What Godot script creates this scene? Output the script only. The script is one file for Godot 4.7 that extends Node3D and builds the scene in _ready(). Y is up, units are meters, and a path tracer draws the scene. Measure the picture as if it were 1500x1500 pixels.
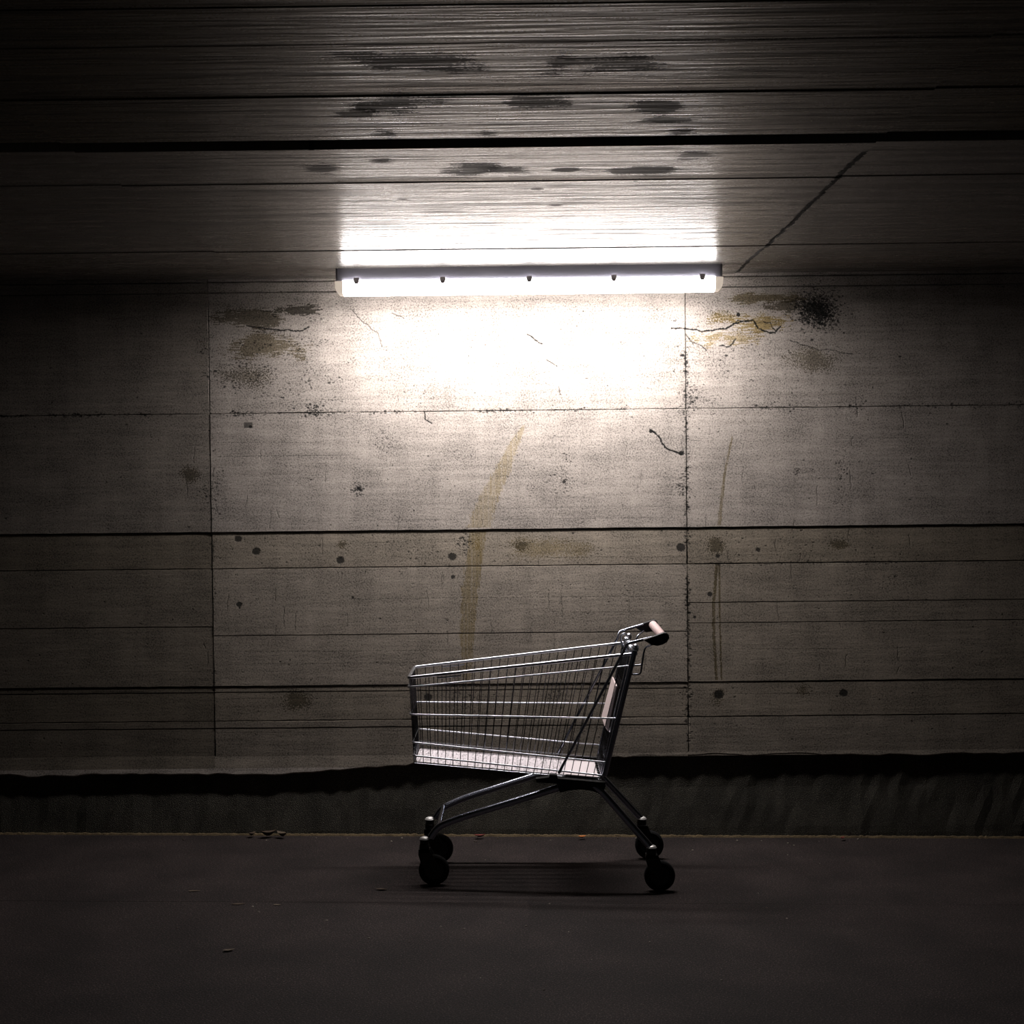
extends Node3D
# An empty shopping cart under a lit tube lamp in a concrete underpass.
# Metres, y up. The back wall's face lies at z = 0, the camera stands 7.1 m in front of it.

const CEIL := 2.385          # underside of the ceiling
const LEFT := -9.0         # ends of the passage, far out of the frame
const RIGHT := 8.774
const SLOPE := -0.0131       # the floor falls a little towards +x
const CART_Z := 0.66         # centre line of the cart

var rng := RandomNumberGenerator.new()
var mats := {}

# ------------------------------------------------------------------ mesh helpers
class MB:
	var v := PackedVector3Array()
	var n := PackedVector3Array()
	var uv := PackedVector2Array()
	var idx := PackedInt32Array()

	func vert(p: Vector3, nn: Vector3, t := Vector2.ZERO) -> int:
		v.append(p); n.append(nn); uv.append(t)
		return v.size() - 1

	func face(a: int, b: int, c: int) -> void:
		var nn := n[a] + n[b] + n[c]
		var cr := (v[b] - v[a]).cross(v[c] - v[a])
		if cr.dot(nn) > 0.0:
			idx.append_array([a, c, b])
		else:
			idx.append_array([a, b, c])

	func quad(a: int, b: int, c: int, d: int) -> void:
		face(a, b, c); face(a, c, d)

	func flat_tri(a: Vector3, b: Vector3, c: Vector3, outward: Vector3) -> void:
		var nn := (b - a).cross(c - a)
		if nn.length_squared() < 1e-16:
			return
		nn = nn.normalized()
		if nn.dot(outward) < 0.0:
			nn = -nn
		face(vert(a, nn), vert(b, nn), vert(c, nn))

	func flat_quad(a: Vector3, b: Vector3, c: Vector3, d: Vector3, outward: Vector3) -> void:
		flat_tri(a, b, c, outward); flat_tri(a, c, d, outward)

	# round tube along a path, with flat caps
	func tube(path: PackedVector3Array, r: float, sides := 8, closed := false) -> void:
		var k := path.size()
		var side := Vector3.ZERO
		var rings := []
		for i in k:
			var a := path[(i - 1 + k) % k] if (closed or i > 0) else path[i]
			var b := path[(i + 1) % k] if (closed or i < k - 1) else path[i]
			var t := (b - a).normalized()
			if i == 0:
				side = t.cross(Vector3.UP if absf(t.y) < 0.9 else Vector3.RIGHT).normalized()
			else:
				side = (side - t * side.dot(t)).normalized()
			var up := t.cross(side)
			var ring := []
			for s in sides + 1:
				var ang := TAU * s / sides
				var d := side * cos(ang) + up * sin(ang)
				ring.append(vert(path[i] + d * r, d, Vector2(float(s) / sides, float(i) / k)))
			rings.append(ring)
		for i in (k if closed else k - 1):
			var p = rings[i]
			var q = rings[(i + 1) % k]
			for s in sides:
				quad(p[s], p[s + 1], q[s + 1], q[s])
		if not closed:
			for e in 2:
				var at := 0 if e == 0 else k - 1
				var dirn := (path[0] - path[1]).normalized() if e == 0 else (path[k - 1] - path[k - 2]).normalized()
				var c := vert(path[at] + dirn * r * 0.35, dirn)
				var ring = []
				for s in sides + 1:
					ring.append(vert(v[rings[at][s]], (n[rings[at][s]] + dirn).normalized()))
				for s in sides:
					face(c, ring[s], ring[s + 1])

	# lathe of (radius, height) pairs about an axis through o
	func lathe(prof: Array, o: Vector3, axis: Vector3, sides := 24) -> void:
		var x := axis.cross(Vector3.UP if absf(axis.y) < 0.9 else Vector3.RIGHT).normalized()
		var y := axis.cross(x)
		var k := prof.size()
		for i in k - 1:
			var p0: Vector2 = prof[i]
			var p1: Vector2 = prof[i + 1]
			var d := (p1 - p0).normalized()
			var r0 := []
			var r1 := []
			for s in sides + 1:
				var ang := TAU * s / sides
				var rad := x * cos(ang) + y * sin(ang)
				var nn := (rad * d.y - axis * d.x).normalized()
				r0.append(vert(o + rad * p0.x + axis * p0.y, nn))
				r1.append(vert(o + rad * p1.x + axis * p1.y, nn))
			for s in sides:
				quad(r0[s], r0[s + 1], r1[s + 1], r1[s])

	# an outline in the xy plane, given thickness between z0 and z1
	func extrude(outline: PackedVector2Array, z0: float, z1: float, bevel := 0.0) -> void:
		var tri := Geometry2D.triangulate_polygon(outline)
		var inner := outline
		if bevel > 0.0:
			var c := Vector2.ZERO
			for p in outline:
				c += p
			c /= outline.size()
			inner = PackedVector2Array()
			for p in outline:
				inner.append(p + (c - p).normalized() * bevel)
		for e in 2:
			var z := z0 if e == 0 else z1
			var out := Vector3(0, 0, -1) if e == 0 else Vector3(0, 0, 1)
			for i in range(0, tri.size(), 3):
				var a := inner[tri[i]]
				var b := inner[tri[i + 1]]
				var c2 := inner[tri[i + 2]]
				flat_tri(Vector3(a.x, a.y, z), Vector3(b.x, b.y, z), Vector3(c2.x, c2.y, z), out)
		var mid := Vector2.ZERO
		for p in outline:
			mid += p
		mid /= outline.size()
		var k := outline.size()
		for i in k:
			var j := (i + 1) % k
			var a := outline[i]
			var b := outline[j]
			var out2 := ((a + b) / 2 - mid)
			var out := Vector3(out2.x, out2.y, 0)
			flat_quad(Vector3(a.x, a.y, z0 + bevel), Vector3(b.x, b.y, z0 + bevel), Vector3(b.x, b.y, z1 - bevel), Vector3(a.x, a.y, z1 - bevel), out)
			if bevel > 0.0:
				flat_quad(Vector3(a.x, a.y, z0 + bevel), Vector3(b.x, b.y, z0 + bevel), Vector3(inner[j].x, inner[j].y, z0), Vector3(inner[i].x, inner[i].y, z0), out + Vector3(0, 0, -0.05))
				flat_quad(Vector3(a.x, a.y, z1 - bevel), Vector3(b.x, b.y, z1 - bevel), Vector3(inner[j].x, inner[j].y, z1), Vector3(inner[i].x, inner[i].y, z1), out + Vector3(0, 0, 0.05))

	# rings of equal size joined in order, both ends closed; faces turned away from the axis of the rings
	func loft(rings: Array) -> void:
		var mids := []
		for ring in rings:
			var c := Vector3.ZERO
			for p in ring:
				c += p
			mids.append(c / ring.size())
		for i in rings.size() - 1:
			var p = rings[i]
			var q = rings[i + 1]
			for s in p.size():
				var t: int = (s + 1) % p.size()
				var m: Vector3 = (p[s] + p[t] + q[s] + q[t]) / 4.0 - (mids[i] + mids[i + 1]) / 2.0
				flat_quad(p[s], p[t], q[t], q[s], m)
		for e in 2:
			var at := 0 if e == 0 else rings.size() - 1
			var out: Vector3 = mids[0] - mids[1] if e == 0 else mids[at] - mids[at - 1]
			var ring = rings[at]
			for s in ring.size():
				flat_tri(mids[at], ring[s], ring[(s + 1) % ring.size()], out)

	func box(lo: Vector3, hi: Vector3) -> void:
		var rings := []
		for x in [lo.x, hi.x]:
			rings.append([Vector3(x, lo.y, lo.z), Vector3(x, hi.y, lo.z), Vector3(x, hi.y, hi.z), Vector3(x, lo.y, hi.z)])
		loft(rings)

	func mesh() -> ArrayMesh:
		var arr := []
		arr.resize(Mesh.ARRAY_MAX)
		arr[Mesh.ARRAY_VERTEX] = v
		arr[Mesh.ARRAY_NORMAL] = n
		arr[Mesh.ARRAY_TEX_UV] = uv
		arr[Mesh.ARRAY_INDEX] = idx
		var m := ArrayMesh.new()
		m.add_surface_from_arrays(Mesh.PRIMITIVE_TRIANGLES, arr)
		return m


func part(parent: Node, called: String, mb, mat: Material) -> MeshInstance3D:
	var o := MeshInstance3D.new()
	o.name = called
	o.mesh = mb.mesh() if mb is MB else mb
	o.material_override = mat
	parent.add_child(o, true)
	return o


func tag(o: Node, label: String, category: String, group := "", kind := "") -> Node:
	o.set_meta("label", label)
	if category:
		o.set_meta("category", category)
	if group:
		o.set_meta("group", group)
	if kind:
		o.set_meta("kind", kind)
	return o


# a polyline with its corners rounded
func rounded(pts: Array, r: float, seg := 5) -> PackedVector3Array:
	var out := PackedVector3Array()
	for i in pts.size():
		var p: Vector3 = pts[i]
		if i == 0 or i == pts.size() - 1:
			out.append(p)
			continue
		var a: Vector3 = pts[i - 1] - p
		var b: Vector3 = pts[i + 1] - p
		var d := minf(r, minf(a.length(), b.length()) * 0.49)
		var s := p + a.normalized() * d
		var e := p + b.normalized() * d
		for k in seg + 1:
			var t := float(k) / seg
			out.append(s.lerp(p, t).lerp(p.lerp(e, t), t))
	return out


# One cast panel: a slab whose front face lies at o + N * 0, with chamfered, slightly ragged edges.
func slab(o: Vector3, u: Vector3, v: Vector3, w: float, h: float, depth: float, chamfer: float, ragged: float, uvmap: Callable) -> MB:
	var nrm := u.cross(v).normalized()
	var mb := MB.new()
	var outline := []
	var inset := []
	var mid := Vector2(w / 2, h / 2)
	var corner := [Vector2(0, 0), Vector2(w, 0), Vector2(w, h), Vector2(0, h)]
	for e in 4:
		var a: Vector2 = corner[e]
		var b: Vector2 = corner[(e + 1) % 4]
		var steps := maxi(1, int(a.distance_to(b) / 0.045))
		var inward := (b - a).orthogonal().normalized()
		if inward.dot(mid - a) < 0.0:
			inward = -inward
		for s in steps:
			var p := a.lerp(b, float(s) / steps)
			p += inward * rng.randf() * ragged
			outline.append(p)
			var q := p + inward * chamfer * rng.randf_range(0.5, 1.3)
			if s == 0:
				q = p + (mid - p).sign() * chamfer * 0.8
			inset.append(q)
	var k := outline.size()
	var at := func(p: Vector2, c: float) -> Vector3: return o + u * p.x + v * p.y + nrm * c
	var cen := mb.vert(at.call(mid, 0.0), nrm, uvmap.call(at.call(mid, 0.0)))
	var r0 := []
	for p in inset:
		var q: Vector3 = at.call(p, 0.0)
		r0.append(mb.vert(q, nrm, uvmap.call(q)))
	for i in k:
		mb.face(cen, r0[i], r0[(i + 1) % k])
	for i in k:
		var j := (i + 1) % k
		var quads := [[at.call(inset[i], 0.0), at.call(inset[j], 0.0), at.call(outline[j], -chamfer), at.call(outline[i], -chamfer)], [at.call(outline[i], -chamfer), at.call(outline[j], -chamfer), at.call(outline[j], -depth), at.call(outline[i], -depth)]]
		var out: Vector2 = (outline[i] + outline[j]) / 2 - inset[i].lerp(inset[j], 0.5)
		for n in 2:
			var q = quads[n]
			var nn: Vector3 = (u * out.x + v * out.y).normalized()
			if n == 0:
				nn = (nn + nrm).normalized()
			var ids := []
			for p in q:
				ids.append(mb.vert(p, nn, uvmap.call(p)))
			mb.quad(ids[0], ids[1], ids[2], ids[3])
	return mb


# ------------------------------------------------------------------ textures
# A painter of concrete: tone, yellow stain and relief, one value for each texel.
class Concrete:
	var w := 2048
	var h := 1024
	var tone := PackedFloat32Array()
	var rust := PackedFloat32Array()
	var relief := PackedFloat32Array()
	var speck: PackedByteArray
	var fibre: PackedByteArray
	var cloud: PackedByteArray
	var rng := RandomNumberGenerator.new()
	var span := Vector2(5.2, 2.6)
	var org := Vector2(-2.6, 2.6)
	var ydir := -1.0
	var gloss := 0.8

	func noise(sd: int, freq: float, oct: int, ww: int, hh: int) -> PackedByteArray:
		var f := FastNoiseLite.new()
		f.seed = sd
		f.noise_type = FastNoiseLite.TYPE_SIMPLEX_SMOOTH
		f.frequency = freq
		f.fractal_octaves = oct
		f.fractal_type = FastNoiseLite.FRACTAL_FBM if oct > 1 else FastNoiseLite.FRACTAL_NONE
		var im := f.get_image(ww, hh, false, false, true)
		im.convert(Image.FORMAT_L8)
		if ww != w or hh != h:
			im.resize(w, h, Image.INTERPOLATE_CUBIC)
		return im.get_data()

	func base(sd: int, streak_x: int, k_grain: float, k_blotch: float, k_streak: float, k_vert: float, bump_grain := 0.16, grit := 0.0) -> void:
		rng.seed = sd
		speck = noise(sd, 0.33, 2, w, h)
		var blotch := noise(sd + 1, 0.011, 5, w, h)
		var streak := noise(sd + 2, 0.09, 4, w / streak_x, h)
		var fine := noise(sd + 3, 0.3, 2, w / (streak_x / 2), h)
		fibre = fine
		cloud = blotch
		var vert := noise(sd + 4, 0.05, 3, w, 24)
		tone.resize(w * h); rust.resize(w * h); relief.resize(w * h)
		for i in w * h:
			var g := speck[i] / 255.0 - 0.5
			var s := streak[i] / 255.0 - 0.5
			var q := fine[i] / 255.0 - 0.5
			var b := blotch[i] / 255.0 - 0.5
			tone[i] = 1.0 + k_grain * g + k_blotch * b + k_streak * (s * 0.7 + q * 0.6) + k_vert * (vert[i] / 255.0 - 0.5)
			relief[i] = 0.62 + bump_grain * g + 0.5 * k_streak * (s + q) + 0.1 * b
			if grit > 0.0 and g < -0.14 - 0.22 * b - 0.1 * s:
				tone[i] *= 1.0 - grit * minf(1.0, (-0.14 - 0.22 * b - 0.1 * s - g) * 7.0)

	func batch(x0: float, x1: float, y0: float, y1: float, mul: float, yellow: float) -> void:
		for py in range(maxi(0, int(ty(y1))), mini(h, int(ty(y0)))):
			for px in range(maxi(0, int(tx(x0))), mini(w, int(tx(x1)))):
				tone[py * w + px] *= mul
				rust[py * w + px] += yellow

	func tx(x: float) -> float:
		return (x - org.x) / span.x * w

	func ty(y: float) -> float:
		return (y - org.y) * ydir / span.y * h

	func dot(x: int, y: int, dark: float, low: float) -> void:
		if x < 0 or y < 0 or x >= w or y >= h:
			return
		var i := y * w + x
		tone[i] *= 1.0 - dark
		relief[i] = maxf(0.0, relief[i] - low)

	# round spot with a hard, broken rim
	func spot(x: float, y: float, rx: float, ry: float, dark: float, low: float) -> void:
		var cx := tx(x)
		var cy := ty(y)
		var ax := maxf(rx / span.x * w, 0.7)
		var ay := maxf(ry / span.y * h, 0.7)
		for py in range(int(cy - ay) - 1, int(cy + ay) + 2):
			for px in range(int(cx - ax) - 1, int(cx + ax) + 2):
				if px < 0 or py < 0 or px >= w or py >= h:
					continue
				var d := Vector2((px - cx) / ax, (py - cy) / ay).length()
				var rag := 0.85 + 0.5 * (speck[py * w + px] / 255.0 - 0.5)
				if d < rag:
					dot(px, py, dark, low)

	# grainy patch: many texels take the stain near its middle, few at its rim
	func patch(x: float, y: float, rx: float, ry: float, dark: float, yellow: float, cover := 0.6, low := 0.0, long := 1) -> void:
		var cx := tx(x)
		var cy := ty(y)
		var ax := rx / span.x * w
		var ay := ry / span.y * h
		for py in range(maxi(0, int(cy - ay)), mini(h, int(cy + ay) + 1)):
			for px in range(maxi(0, int(cx - ax)), mini(w, int(cx + ax) + 1)):
				var i := py * w + px
				var d := Vector2((px - cx) / ax, (py - cy) / ay).length() + 1.1 * (cloud[i] / 255.0 - 0.45)
				if d >= 1.0:
					continue
				var k := speck[i] / 255.0 if long == 1 else (fibre[i] * 0.65 + speck[i] * 0.35) / 255.0
				if k < cover * (1.0 - d) + 0.12:
					tone[i] *= 1.0 - dark
					rust[i] = minf(1.0, rust[i] + yellow)
					relief[i] = maxf(0.0, relief[i] - low)

	# a film with an outline: even inside, streaky, rim broken up by noise
	func run(pts: Array, widths: Array, dark: float, yellow: float) -> void:
		for k in pts.size() - 1:
			var a := Vector2(tx(pts[k].x), ty(pts[k].y))
			var b := Vector2(tx(pts[k + 1].x), ty(pts[k + 1].y))
			for py in range(int(minf(a.y, b.y)), int(maxf(a.y, b.y))):
				var t := clampf((py - a.y) / (b.y - a.y), 0.0, 1.0)
				var c := lerpf(a.x, b.x, t)
				var half := lerpf(widths[k], widths[k + 1], t) / span.x * w
				for px in range(int(c - half * 1.4), int(c + half * 1.4)):
					if px < 0 or py < 0 or px >= w or py >= h:
						continue
					var i := py * w + px
					var rag := 1.0 + 0.7 * (speck[(py / 6) * w + px] / 255.0 - 0.5)
					var lane := speck[(py / 90) * w + int(px + (py % 90) * 0.02)] / 255.0
					if absf(px - c) < half * rag and speck[i] < 200:
						tone[i] *= 1.0 - dark * (0.3 + 1.4 * lane)
						rust[i] = minf(1.0, rust[i] + yellow * (0.2 + 1.5 * lane))

	func crack(pts: Array, wide: float, dark: float) -> void:
		for k in pts.size() - 1:
			var a: Vector2 = pts[k]
			var b: Vector2 = pts[k + 1]
			var steps := int(a.distance_to(b) / span.x * w * 1.6) + 1
			var off := 0.0
			for s in steps:
				var t := float(s) / steps
				off = clampf(off + rng.randf_range(-0.0012, 0.0012), -0.006, 0.006)
				var p := a.lerp(b, t)
				var n := (b - a).orthogonal().normalized()
				p += n * off
				var r := wide * rng.randf_range(0.3, 1.1)
				spot(p.x, p.y, r, r, dark * rng.randf_range(0.4, 1.0), 0.25)

	func line(x0: float, x1: float, y: float, dark: float, broken := 0.3) -> void:
		var py := ty(y) + 0.0
		var wob := 0.0
		for px in range(int(tx(x0)), int(tx(x1))):
			wob = clampf(wob + rng.randf_range(-0.06, 0.06), -1.2, 1.2)
			if rng.randf() > broken:
				dot(px, int(py + wob), dark * rng.randf_range(0.5, 1.0), 0.12)

	func pits(n: int, lo: Vector2, hi: Vector2, size: float, dark := 0.55) -> void:
		for i in n:
			var r := size * (0.3 + 0.7 * rng.randf() * rng.randf())
			spot(rng.randf_range(lo.x, hi.x), rng.randf_range(lo.y, hi.y), r * rng.randf_range(0.8, 1.8), r, dark * rng.randf_range(0.5, 1.1), 0.35)

	func cluster(x: float, y: float, sx: float, sy: float, n: int, size: float) -> void:
		for i in n:
			var r := size * (0.2 + 0.8 * rng.randf() * rng.randf())
			spot(x + rng.randfn() * sx, y + rng.randfn() * sy, r * rng.randf_range(0.8, 1.6), r * rng.randf_range(0.5, 1.1), rng.randf_range(0.2, 0.65), 0.25)

	func images(col: Color, yel: Color) -> Array:
		var px := PackedByteArray()
		px.resize(w * h * 3)
		var hp := PackedByteArray()
		hp.resize(w * h)
		for i in w * h:
			var t := clampf(tone[i], 0.05, 1.35)
			var r := rust[i]
			px[i * 3] = int(clampf(lerpf(col.r, yel.r, r) * t, 0.0, 1.0) * 255.0)
			px[i * 3 + 1] = int(clampf(lerpf(col.g, yel.g, r) * t, 0.0, 1.0) * 255.0)
			px[i * 3 + 2] = int(clampf(lerpf(col.b, yel.b, r) * t, 0.0, 1.0) * 255.0)
			hp[i] = int(clampf(relief[i], 0.0, 1.0) * 255.0)
		var a := ImageTexture.create_from_image(Image.create_from_data(w, h, false, Image.FORMAT_RGB8, px))
		var b := ImageTexture.create_from_image(Image.create_from_data(w, h, false, Image.FORMAT_L8, hp))
		var rp := PackedByteArray()   # dirt and open pores are duller than smooth cement
		rp.resize(w * h)
		for i in w * h:
			rp[i] = int(clampf(gloss + 0.75 * maxf(0.0, 1.0 - tone[i]), 0.0, 1.0) * 255.0)
		return [a, b, ImageTexture.create_from_image(Image.create_from_data(w, h, false, Image.FORMAT_L8, rp))]


func wall_material() -> StandardMaterial3D:
	var c := Concrete.new()
	c.base(11, 16, 0.36, 0.15, 0.20, 0.07, 0.16, 0.24)
	# the panels were cast in different batches: filler boards browner, the bay past the seam darker
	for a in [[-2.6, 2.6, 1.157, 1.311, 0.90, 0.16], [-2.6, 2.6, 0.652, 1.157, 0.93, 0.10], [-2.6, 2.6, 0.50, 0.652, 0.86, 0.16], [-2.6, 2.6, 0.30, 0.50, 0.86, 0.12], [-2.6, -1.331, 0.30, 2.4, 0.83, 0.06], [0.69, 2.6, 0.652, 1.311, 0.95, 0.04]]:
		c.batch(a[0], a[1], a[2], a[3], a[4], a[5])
	# marks of the formwork boards, within the panels
	for y in [2.245, 2.16, 2.02, 1.945, 1.872]:
		c.line(-2.6, 2.6, y + c.rng.randf_range(-0.01, 0.01), 0.16, 0.55)
	for a in [[-1.3, -0.85, 1.692, 0.5], [-1.3, -0.72, 1.635, 0.5], [-0.2, 0.3, 1.44, 0.25], [0.7, 1.6, 1.68, 0.3], [-0.75, 0.66, 1.021, 0.5], [-1.32, 0.6, 0.745, 0.25], [0.7, 1.7, 0.79, 0.3], [0.1, 0.68, 1.19, 0.45], [-0.4, 0.6, 1.40, 0.2], [-1.2, -0.2, 0.80, 0.35], [0.2, 0.68, 0.955, 0.35], [-1.33, 0.68, 0.60, 0.4], [-1.33, 0.68, 0.455, 0.3], [0.7, 1.4, 0.60, 0.3], [-0.9, 0.69, 1.355, 0.22], [-0.7, 0.1, 1.585, 0.2]]:
		c.line(a[0], a[1], a[2], a[3], 0.35)
	for i in 46:   # wood grain the boards left behind
		var x := c.rng.randf_range(-2.4, 2.0)
		var y := c.rng.randf_range(0.36, 2.3)
		c.line(x, x + c.rng.randf_range(0.1, 0.6), y, 0.16, 0.35)
	for i in 70:   # thin upright scratches
		var x := c.rng.randf_range(-1.6, 1.7)
		var y := c.rng.randf_range(0.7, 1.9)
		c.crack([Vector2(x, y), Vector2(x + c.rng.randf_range(-0.008, 0.008), y - c.rng.randf_range(0.02, 0.09))], 0.0012, 0.22)
	# air holes
	c.pits(1500, Vector2(-2.6, 0.35), Vector2(2.6, 2.33), 0.0042)
	for k in 46:
		c.cluster(-1.06 + c.rng.randfn() * 0.17, 1.98 + c.rng.randfn() * 0.10, 0.022, 0.012, 14, 0.006)
		c.cluster(0.95 + c.rng.randfn() * 0.26, 1.95 + c.rng.randfn() * 0.11, 0.022, 0.014, 9, 0.005)
	c.pits(260, Vector2(-1.33, 1.17), Vector2(1.6, 1.3), 0.0045)
	for k in 26:
		c.cluster(c.rng.randf_range(-1.4, 1.6), c.rng.randf_range(0.4, 2.2), 0.02, 0.014, 18, 0.0035)
	# crumbling along the joints
	for k in 60:
		var x := c.rng.randf_range(-2.5, 2.5)
		c.cluster(x, 1.816, 0.03, 0.005, 16, 0.0065)
	for k in 40:
		c.cluster(0.69, c.rng.randf_range(0.4, 2.05), 0.006, 0.02, 16, 0.007)
		c.cluster(-1.331, c.rng.randf_range(0.4, 2.3), 0.008, 0.03, 4, 0.006)
	for k in 30:
		c.cluster(c.rng.randf_range(0.6, 1.7), 1.157, 0.03, 0.006, 8, 0.005)
	c.cluster(0.70, 1.855, 0.022, 0.03, 150, 0.006)
	c.cluster(0.67, 1.48, 0.02, 0.025, 110, 0.006)
	c.cluster(0.69, 0.56, 0.015, 0.06, 80, 0.006)
	c.cluster(-0.885, 1.825, 0.028, 0.022, 180, 0.006)
	c.cluster(-0.595, 1.70, 0.03, 0.028, 90, 0.005)
	c.cluster(-0.47, 1.86, 0.05, 0.03, 60, 0.004)
	c.cluster(-0.705, 1.492, 0.012, 0.014, 60, 0.007)
	c.cluster(0.165, 1.515, 0.035, 0.03, 130, 0.0045)
	c.cluster(0.025, 1.49, 0.012, 0.018, 26, 0.005)
	c.cluster(0.18, 1.60, 0.018, 0.02, 40, 0.004)
	c.cluster(-0.255, 1.255, 0.02, 0.03, 120, 0.006)
	c.cluster(1.35, 1.555, 0.03, 0.04, 80, 0.005)
	c.cluster(1.16, 1.545, 0.01, 0.01, 30, 0.005)
	c.cluster(-1.33, 1.50, 0.03, 0.04, 140, 0.006)
	c.cluster(-0.26, 0.60, 0.05, 0.03, 120, 0.006)
	c.cluster(0.13, 0.60, 0.03, 0.03, 90, 0.006)
	# knots of the boards
	for a in [[-0.786, 1.19, 0.02], [-0.309, 1.199, 0.02], [0.662, 1.228, 0.022], [-1.22, 1.285, 0.017], [-1.143, 1.231, 0.02], [0.785, 1.028, 0.013], [-1.219, 1.005, 0.015], [-0.703, 1.494, 0.010], [0.168, 1.512, 0.009], [-0.308, 1.112, 0.010], [0.99, 1.215, 0.011], [0.82, 1.19, 0.01], [0.72, 0.93, 0.007], [-1.16, 1.76, 0.008], [1.35, 0.60, 0.02], [0.82, 0.60, 0.024], [-0.42, 0.60, 0.02], [-0.735, 1.03, 0.007]]:
		c.spot(a[0], a[1], a[2], a[2] * 0.9, 0.62, 0.3)
	for a in [[-0.779, 1.256, 0.045, 0.03], [0.816, 1.24, 0.06, 0.045], [1.337, 1.231, 0.055, 0.028], [-0.02, 1.24, 0.05, 0.03], [1.18, 0.605, 0.05, 0.05], [0.82, 0.60, 0.05, 0.06], [-0.98, 0.59, 0.07, 0.05], [-1.42, 1.56, 0.05, 0.05]]:
		c.patch(a[0], a[1], a[2], a[3], 0.32, 0.25, 0.85)
	# a square patch left by a removed fitting
	for py in range(int(c.ty(1.777)), int(c.ty(1.752))):
		for px in range(int(c.tx(-1.185)), int(c.tx(-1.15))):
			c.dot(px, py, 0.45, 0.1)
	# mould and leaking water under the ceiling
	c.patch(-0.96, 2.248, 0.15, 0.032, 0.5, 0.2, 0.85, 0.05, 6)
	c.patch(-1.13, 2.215, 0.26, 0.055, 0.32, 0.25, 0.8, 0.0, 5)
	c.patch(-1.08, 2.10, 0.3, 0.075, 0.24, 0.35, 0.8, 0.0, 4)
	c.patch(-1.18, 1.98, 0.2, 0.07, 0.3, 0.2, 0.5)
	c.crack([Vector2(-1.17, 2.19), Vector2(-1.0, 2.17), Vector2(-0.93, 2.165), Vector2(-0.905, 2.18)], 0.004, 0.6)
	c.cluster(1.245, 2.223, 0.048, 0.04, 1500, 0.007)
	c.patch(1.245, 2.225, 0.11, 0.10, 0.55, 0.1, 0.95)
	c.patch(1.06, 2.28, 0.24, 0.03, 0.25, 0.45, 0.85, 0.0, 5)
	c.patch(1.10, 2.245, 0.13, 0.05, 0.35, 0.25, 0.85, 0.0, 4)
	c.patch(1.02, 2.17, 0.24, 0.065, 0.14, 0.8, 0.95, 0.0, 4)
	c.patch(0.86, 2.12, 0.22, 0.055, 0.08, 0.55, 0.9, 0.0, 3)
	c.patch(0.86, 2.20, 0.08, 0.03, 0.1, 0.4, 0.7)
	c.patch(1.22, 2.02, 0.16, 0.08, 0.22, 0.2, 0.7)
	c.crack([Vector2(0.63, 2.155), Vector2(0.765, 2.142), Vector2(0.852, 2.15), Vector2(0.90, 2.175), Vector2(0.979, 2.182), Vector2(1.0, 2.15), Vector2(1.045, 2.132), Vector2(1.068, 2.135), Vector2(1.09, 2.16)], 0.0042, 0.75)
	c.crack([Vector2(0.89, 2.165), Vector2(0.91, 2.19), Vector2(0.96, 2.185)], 0.0025, 0.6)
	c.crack([Vector2(1.02, 2.18), Vector2(1.05, 2.175), Vector2(1.07, 2.14)], 0.003, 0.6)
	c.crack([Vector2(0.69, 2.13), Vector2(0.71, 2.1), Vector2(0.76, 2.075), Vector2(0.78, 2.06)], 0.0035, 0.5)
	c.crack([Vector2(0.83, 2.08), Vector2(0.87, 2.075), Vector2(0.9, 2.11)], 0.0035, 0.5)
	c.crack([Vector2(1.13, 2.1), Vector2(1.26, 2.06), Vector2(1.40, 2.045)], 0.0022, 0.5)
	c.spot(0.913, 2.212, 0.009, 0.01, 0.8, 0.4)
	c.spot(0.676, 2.042, 0.012, 0.006, 0.8, 0.4)
	c.crack([Vector2(0.535, 1.728), Vector2(0.574, 1.70), Vector2(0.602, 1.653), Vector2(0.674, 1.624)], 0.0045, 0.8)
	c.spot(0.54, 1.722, 0.01, 0.009, 0.8, 0.4)
	c.spot(0.668, 1.628, 0.012, 0.011, 0.8, 0.4)
	c.crack([Vector2(0.02, 2.14), Vector2(0.05, 2.115), Vector2(0.085, 2.10)], 0.004, 0.6)
	c.crack([Vector2(0.10, 2.03), Vector2(0.145, 2.0)], 0.003, 0.6)
	c.crack([Vector2(0.15, 1.915), Vector2(0.157, 1.88)], 0.003, 0.5)
	c.crack([Vector2(-0.42, 1.818), Vector2(-0.41, 1.78), Vector2(-0.39, 1.762)], 0.0035, 0.75)
	c.crack([Vector2(-0.72, 2.25), Vector2(-0.66, 2.19), Vector2(-0.615, 2.155), Vector2(-0.60, 2.09)], 0.002, 0.45)
	c.crack([Vector2(-0.55, 2.235), Vector2(-0.5, 2.215)], 0.002, 0.5)
	# yellow water run and thin brown drips
	c.run([Vector2(0.0, 1.75), Vector2(-0.034, 1.689), Vector2(-0.094, 1.56), Vector2(-0.153, 1.444), Vector2(-0.198, 1.32)], [0.006, 0.02, 0.034, 0.045, 0.05], 0.06, 0.30)
	c.run([Vector2(-0.20, 1.305), Vector2(-0.214, 1.18), Vector2(-0.235, 1.06), Vector2(-0.25, 0.86), Vector2(-0.255, 0.66)], [0.035, 0.033, 0.036, 0.03, 0.014], 0.10, 0.36)
	c.patch(-0.20, 1.245, 0.035, 0.065, 0.08, 0.5, 0.9)
	c.run([Vector2(0.883, 1.694), Vector2(0.847, 1.521), Vector2(0.825, 1.318)], [0.004, 0.006, 0.008], 0.22, 0.4)
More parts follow.
